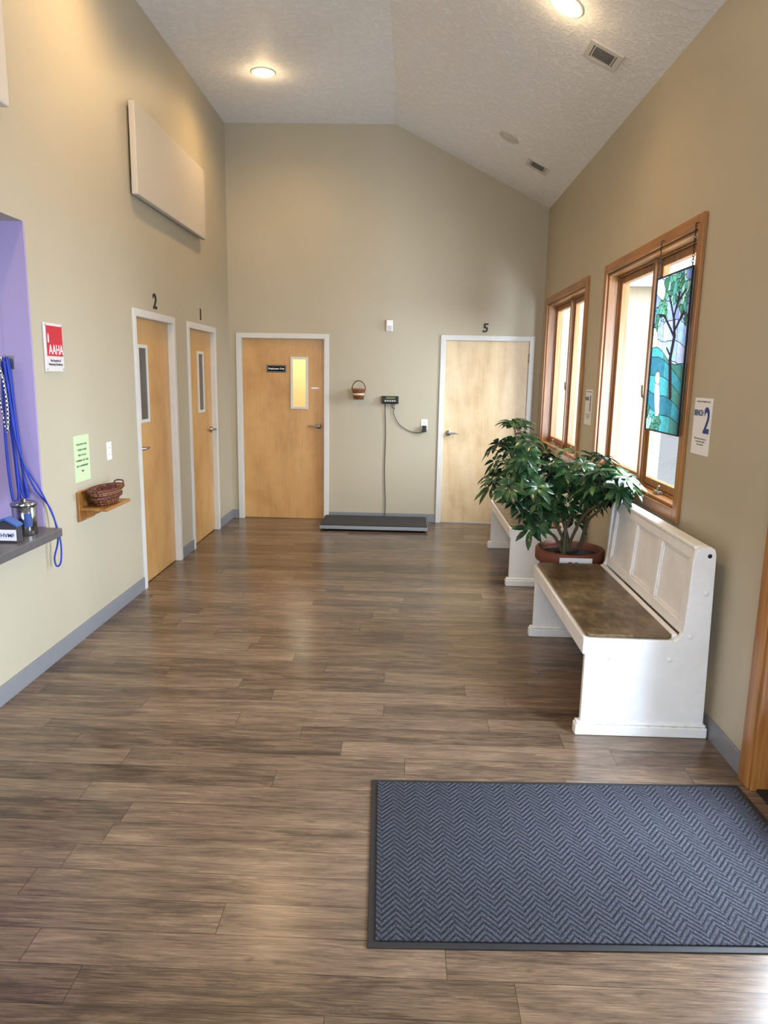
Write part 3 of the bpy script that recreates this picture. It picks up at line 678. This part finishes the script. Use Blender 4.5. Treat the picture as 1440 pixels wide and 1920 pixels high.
# ---------------------------------------------------------------- bench
def bench(y0,y1):
    e=thing('bench',(1.14,(y0+y1)/2,0),'distressed white wooden bench with worn brown seat beside the door mat','bench',group='benches along the window wall')
    prof=[(.857,.06),(.857,.472),(.865,.478),(1.265,.478),(1.285,.492),(1.298,.52),(1.304,.56),(1.312,.86),(1.320,.897),(1.338,.918),(1.36,.925),(1.392,.925),(1.408,.915),(1.415,.89),(1.435,.06)]
    for (a,b) in ((y0,y0+.030),(y1-.030,y1)):
        g=MB(); g.prism(prof,'y',a,b); pe=g.build('end_panel','bench',e,bevel=.004)
        g=MB(); m=(a+b)/2; g.box(.832,1.452,m-.028,m+.028,0,.052); g.box(.838,1.446,m-.024,m+.024,.052,.066); g.build('foot_rail','bench',pe,bevel=.006,bseg=3)
        yo=a if a==y0 else b; sg=-1 if a==y0 else 1
        for (x,z) in [(.98,.385),(1.25,.385),(1.335,.50),(1.385,.71)]:
            g=MB(); g.revolve((x,yo,z),[(.012,-.001*sg),(.012,.003*sg),(.009,.0055*sg),(0,.006*sg)],axis='y',seg=16); g.build('screw_cap','bench',pe)
        g=MB(); g.revolve((1.385,yo,.885),[(.010,-.001*sg),(.010,.0015*sg),(0,.0015*sg)],axis='y',seg=16); g.build('screw_hole','black',pe,label='dark recessed screw hole')
    g=MB(); pts=[]
    r_=.03
    for (cx_,cy_,a0) in [(1.262-r_,y1-.014-r_,0),(.862+r_,y1-.014-r_,90),(.862+r_,y0+.014+r_,180),(1.262-r_,y0+.014+r_,270)]:
        for k in range(6):
            a=math.radians(a0+k*18); pts.append((cx_+r_*math.cos(a),cy_+r_*math.sin(a)))
    g.prism(pts,'z',.479,.496); g.build('seat','seat',e,bevel=.005,bseg=3,label='worn brown seat board')
    g=MB(); g.box(.846,.870,y0+.003,y1-.003,.40,.4785); g.box(1.262,1.29,y0+.034,y1-.034,.40,.50); g.box(.87,1.262,y0+.034,y1-.034,.44,.4785); g.build('apron','bench',e,bevel=.004)
    def sh(x,y,z):
        tt=(z-.50)/.41; return (x+1.300+.030*tt,y,z)
    g=MB(); A,B=y0+.030,y1-.030; d0,d1=0,.03
    g.box(d0,d1,A,B,.50,.555,fn=sh); g.box(d0,d1,A,B,.855,.905,fn=sh)
    n=3; sw=.06; Wd=(B-A-sw*(n+1))/n
    for k in range(n+1): g.box(d0,d1,A+k*(Wd+sw),A+k*(Wd+sw)+sw,.555,.855,fn=sh)
    g.build('back_frame','bench',e,bevel=.005,bseg=3)
    g=MB(); g.box(.014,.024,A+.01,B-.01,.54,.87,fn=sh); g.build('back_panel','bench',e)
    g=MB()
    for k in range(n):
        a=A+sw+k*(Wd+sw); b=a+Wd
        g.box(.006,.014,a,a+.012,.555,.855,fn=sh); g.box(.006,.014,b-.012,b,.555,.855,fn=sh); g.box(.006,.014,a+.012,b-.012,.555,.567,fn=sh); g.box(.006,.014,a+.012,b-.012,.843,.855,fn=sh)
    g.build('back_moulding','bench',e,bevel=.003)
    g=MB(); g.box(1.325,1.395,A,B,.903,.925); g.build('top_rail','bench',e,bevel=.008,bseg=3)
    return e
B1=bench(3.215,4.56)
copy_tree(B1,(0,2.47,0),label='distressed white wooden bench under a window past the potted plant')

# ---------------------------------------------------------------- plant
pc=Vector((1.14,4.86,0))
e=thing('potted_plant',pc,'bushy umbrella plant in a terracotta pot between the benches','potted plant')
g=MB(); g.revolve(pc,[(0,.0),(.155,0),(.16,.01),(.198,.42),(.205,.435),(.225,.44),(.232,.45),(.232,.515),(.226,.525),(.212,.525),(.205,.50),(.19,.45),(0,.45)],seg=48); g.build('pot','terracotta',e)
g=MB(); g.revolve(pc,[(0,.495),(.1,.49),(.206,.48)],seg=32); g.build('soil','soil',e)
stems=MB(); fol=MB()
rp=random.Random(11)
lobes=[((.75,4.78,1.20),(.23,.24,.21),26),((.70,4.74,.97),(.17,.22,.18),15),((.90,4.74,1.02),(.22,.22,.22),20),((1.14,4.76,1.04),(.28,.26,.18),40),((1.27,4.60,.94),(.20,.26,.18),26),((1.05,4.90,.86),(.26,.22,.22),18),((.84,4.70,.76),(.12,.16,.12),7),((1.25,4.40,1.05),(.17,.16,.10),20)]
def bpath(a,b,bend): 
    a=Vector(a);b=Vector(b); m=(a+b)/2+Vector(bend); return [a,(a*.6+m*.4)+Vector((0,0,.02)),m,(b*.6+m*.4),b]
for (c_,r_,n_) in lobes:
    c_=Vector(c_); base_=pc+Vector((rp.uniform(-.08,.08),rp.uniform(-.08,.08),.48))
    p_=bpath(base_,c_-Vector((0,0,.08)),(rp.uniform(-.04,.04)-(c_.x-1.14)*.2,rp.uniform(-.04,.04),.06)); stems.tube(p_,[.013,.011,.009,.007],8)
def leaflet(mb,o,d,n,L,W):
    d=d.normalized(); s=d.cross(n).normalized(); n=s.cross(d).normalized()
    prof=[(0,.12),(.22,.70),(.48,1),(.78,.74),(1,.04)]
    vs=[]
    for tt,w in prof:
        droop=-.32*L*tt*tt
        c=o+d*(L*tt)+Vector((0,0,1))*droop
        vs+=[c-s*(W*.5*w)+n*(.12*W*w),c,c+s*(W*.5*w)+n*(.12*W*w)]
    fs=[]
    for i in range(4):
        a=i*3; fs+=[(a,a+1,a+4,a+3),(a+1,a+2,a+5,a+4)]
    vs=[Vector((min(v.x,1.436),v.y,v.z)) for v in vs]
    mb.add(vs,fs,0,True)
for (c_,r_,n_) in lobes:
    c_=Vector(c_)
    for k in range(n_):
        while True:
            q=Vector((rp.uniform(-1,1),rp.uniform(-1,1),rp.uniform(-1,1)))
            if .35<q.length<1: break
        P=c_+Vector((q.x*r_[0],q.y*r_[1],q.z*r_[2])); 
        if P.x>1.36: P.x=1.36-rp.random()*.05
        if P.y<4.58: P.z=max(P.z,.98)
        st=c_-Vector((0,0,.08))+(P-c_)*.2
        up=(Vector((q.x*.9,q.y*.9,.75+max(q.z,-.4)))).normalized()
        mid=(st+P)/2+Vector((0,0,.03)); stems.tube([st,mid,P],.0028,5,smooth_path=3)
        nl=rp.randint(7,9); a0=rp.random()*6.28; s1=up.orthogonal().normalized(); s2=up.cross(s1)
        for i in range(nl):
            a=a0+2*math.pi*i/nl; rad=s1*math.cos(a)+s2*math.sin(a)
            dd=rad+up*rp.uniform(.0,.35); L=rp.uniform(.07,.115)
            leaflet(fol,P+dd*.012,dd,up,L,L*.40)
stems.build('stem','bark',e); fol.build('foliage','leaf',e)
e=thing('plant_card',(1.12,4.60,.4),'white card with a small red and green drawing before the pot','card')
g=MB(); g.box(1.02,1.232,4.610,4.612,.395,.512); g.build('card_sheet','paper',e)
g=MB(); g.revolve((1.13,4.6095,.47),[(0,0),(.014,0),(.014,-.001),(0,-.001)],axis='y',seg=8,sx=1.6); g.build('green_drawing','leaf',e)
g=MB(); g.revolve((1.09,4.6095,.475),[(0,0),(.012,0),(.012,-.001),(0,-.001)],axis='y',seg=8,sx=1.4); g.build('red_drawing','red',e)

# ---------------------------------------------------------------- mat
mo=Vector((-.11,2.75,0)); an=math.radians(1.9); ux=Vector((math.cos(an),math.sin(an),0)); uy=Vector((-math.sin(an),math.cos(an),0))
ctr=mo+ux*.765-uy*.45
me=thing('door_mat',ctr,'slate blue chevron carpet mat with black rubber border','door mat')
me.rotation_euler=(0,0,an)
hw,hh_=.765,.45
def rel(x0,x1,y0,y1,z0,z1,mb): mb.box(ctr.x+x0,ctr.x+x1,ctr.y+y0,ctr.y+y1,z0,z1)
g=MB(); rel(-hw,hw,-hh_,hh_,0.0002,.005,g); g.build('rubber_border','rubber',me,bevel=.002)
g=MB(); rel(-hw+.024,hw-.024,-hh_+.024,hh_-.024,.005,.010,g); g.build('carpet_field','carpet',me,bevel=.002)

# ---------------------------------------------------------------- ceiling fixtures
sl=(ZR-ZC)/(XR-XRG)
sn=Vector((sl,0,-1)); sn.normalize()
def fixture(x,y,z,nrm,lit,lab,k=1.0,LE=78):
    nrm=Vector(nrm); e=thing('recessed_light',(x,y,z),lab,'ceiling light',group='recessed ceiling lights')
    q=Vector((0,0,-1)).rotation_difference(nrm); 
    g=MB(); g.revolve((x,y,z),[(.110*k,-.0005),(.110*k,-.006),(.098*k,-.010),(.082*k,-.004),(.074*k,-.001),(.074*k,-.0005)],seg=40); a=g.build('trim_ring','white' if lit else 'off',e)
    g=MB(); g.revolve((x,y,z),[(.076,-.001),(.070,-.018),(.045,-.026),(0,-.028)] if lit else [(.076*k,-.001),(.055*k,-.006),(0,-.008)],seg=32); b=g.build('lamp_lens','bulb' if lit else 'off',e,label='glowing warm lamp lens' if lit else 'unlit lamp lens')
    e.rotation_mode='QUATERNION'; e.rotation_quaternion=q
    if lit:
        ld=bpy.data.lights.new('downlight','SPOT'); ld.energy=LE; ld.color=(1,.66,.32); ld.spot_size=math.radians(165); ld.spot_blend=.7; ld.shadow_soft_size=.08
        lo=bpy.data.objects.new('downlight_lamp',ld); col.objects.link(lo); lo.location=Vector((x,y,z))+nrm*.05
        lo.rotation_mode='QUATERNION'; lo.rotation_quaternion=Vector((0,0,-1)).rotation_difference(nrm)
        gd=bpy.data.lights.new('added_halo_light','POINT'); gd.energy=2.4; gd.color=(1,.72,.40); gd.shadow_soft_size=.04  # extra point light, added below the lens to put a halo on the ceiling
        go=bpy.data.objects.new('added_halo_light',gd); col.objects.link(go); go.location=Vector((x,y,z))+nrm*.13
def zs(x): return ZC+sl*(x-XRG)
fixture(-1.33,6.90,ZC,(0,0,-1),True,'lit warm recessed light in the flat ceiling',LE=62)
fixture(-1.33,4.45,ZC,(0,0,-1),True,'lit warm recessed light in the flat ceiling',LE=92)
fixture(-1.33,2.0,ZC,(0,0,-1),True,'lit warm recessed light in the flat ceiling',LE=92)
fixture(.85,4.58,zs(.85),sn,True,'lit warm recessed light in the sloped ceiling',LE=42)
fixture(.845,6.91,zs(.845),sn,False,'unlit recessed light in the sloped ceiling',.86)
def vent(x,y,s_):
    z=zs(x); e=thing('ceiling_vent',(x,y,z),'square off-white ceiling vent with dark grille','ceiling vent',group='ceiling vents')
    g=MB(); 
    for (a,b) in ((s_,s_*.70),(s_*.64,s_*.56)):
        for bx_ in [(-a,a,-a,-b),(-a,a,b,a),(-a,-b,-b,b),(b,a,-b,b)]: g.box(x+bx_[0],x+bx_[1],y+bx_[2],y+bx_[3],z-.012 if a==s_ else z-.008,z-.0005)
    g.build('vent_frame','ventw',e,bevel=.002)
    g=MB(); g.box(x-s_*.7,x+s_*.7,y-s_*.7,y+s_*.7,z-.003,z-.0006)
    for k in range(5): yy=y-s_*.45+k*s_*.225; g.box(x-s_*.54,x+s_*.54,yy-.004,yy+.004,z-.010,z-.003)
    g.build('grille','grate',e)
    e.rotation_mode='QUATERNION'; e.rotation_quaternion=Vector((0,0,-1)).rotation_difference(sn)
vent(1.145,4.87,.112); vent(1.16,7.20,.112)

# ---------------------------------------------------------------- exterior
MB().box(1.62,24,-12,40,-.12,-.05).build('ground_outside','pavement',kind='structure')
MB().box(1.62,3.0,9.2,9.4,-.05,3.4).build('wall_exterior_wing','exterior',kind='structure')
MB().box(3.0,3.16,9.1,9.45,-.05,3.4).build('trim_2','extwhite',kind='structure')
MB().box(3.55,3.72,9.0,9.17,-.05,3.1).build('trim_3','extgray',kind='structure')
MB().box(1.7,6.0,8.95,9.08,2.75,3.0).build('trim_4','extgray',kind='structure')

# ---------------------------------------------------------------- lights
def area(name,loc,target,sx,sy,e,c):
    ld=bpy.data.lights.new(name,'AREA'); ld.shape='RECTANGLE'; ld.size=sx; ld.size_y=sy; ld.energy=e; ld.color=c
    o=bpy.data.objects.new(name,ld); col.objects.link(o); o.location=loc
    o.rotation_euler=(Vector(target)-Vector(loc)).to_track_quat('-Z','Y').to_euler(); return o
area('daylight_windows',(4.3,5.6,3.8),(0,5.4,.4),2.0,5.0,1350,(.76,.87,1))
area('daylight_entrance',(2.7,2.1,1.2),(-2,3.6,.6),2.0,1.9,700,(.68,.82,1))
area('daylight_front',(-.2,-2.6,2.1),(-.2,2,.0),2.8,1.8,190,(.72,.84,1))
area('reception_lamp',(-3.1,2.4,2.38),(-3.1,2.4,0),.6,.6,22,(1,.95,.92))
pl=bpy.data.lights.new('hallway_lamp','POINT'); pl.energy=60; pl.color=(1,.93,.78); pl.shadow_soft_size=.15
po=bpy.data.objects.new('hallway_lamp',pl); col.objects.link(po); po.location=(-1.3,9.4,2.4)
w=bpy.data.worlds.new('overcast_sky'); scene.world=w; w.use_nodes=True
nt=w.node_tree; bg=nt.nodes['Background']
tc=nt.nodes.new('ShaderNodeTexCoord'); sp=nt.nodes.new('ShaderNodeSeparateXYZ'); rr=nt.nodes.new('ShaderNodeValToRGB')
nt.links.new(tc.outputs['Generated'],sp.inputs[0]); nt.links.new(sp.outputs[2],rr.inputs[0]); nt.links.new(rr.outputs[0],bg.inputs[0])
rr.color_ramp.elements[0].color=(.86,.92,.92,1); rr.color_ramp.elements[1].color=(.80,.89,1,1); bg.inputs[1].default_value=1.5

# ---------------------------------------------------------------- camera
f,pt,ro,ya,H=1353.39,.1869,.01817,.0288,1.6617
F=Vector((-math.sin(ya)*math.cos(pt),math.cos(ya)*math.cos(pt),-math.sin(pt)))
R0=Vector((math.cos(ya),math.sin(ya),0)); U0=R0.cross(F)
R=math.cos(ro)*R0+math.sin(ro)*U0; U=-math.sin(ro)*R0+math.cos(ro)*U0
cd=bpy.data.cameras.new('camera'); cd.sensor_fit='VERTICAL'; cd.sensor_height=36; cd.sensor_width=27; cd.lens=f/1920*36
co=bpy.data.objects.new('camera',cd); col.objects.link(co)
co.matrix_world=Matrix((( R.x,U.x,-F.x,0),(R.y,U.y,-F.y,0),(R.z,U.z,-F.z,H),(0,0,0,1)))
cd.clip_start=.05
scene.camera=co
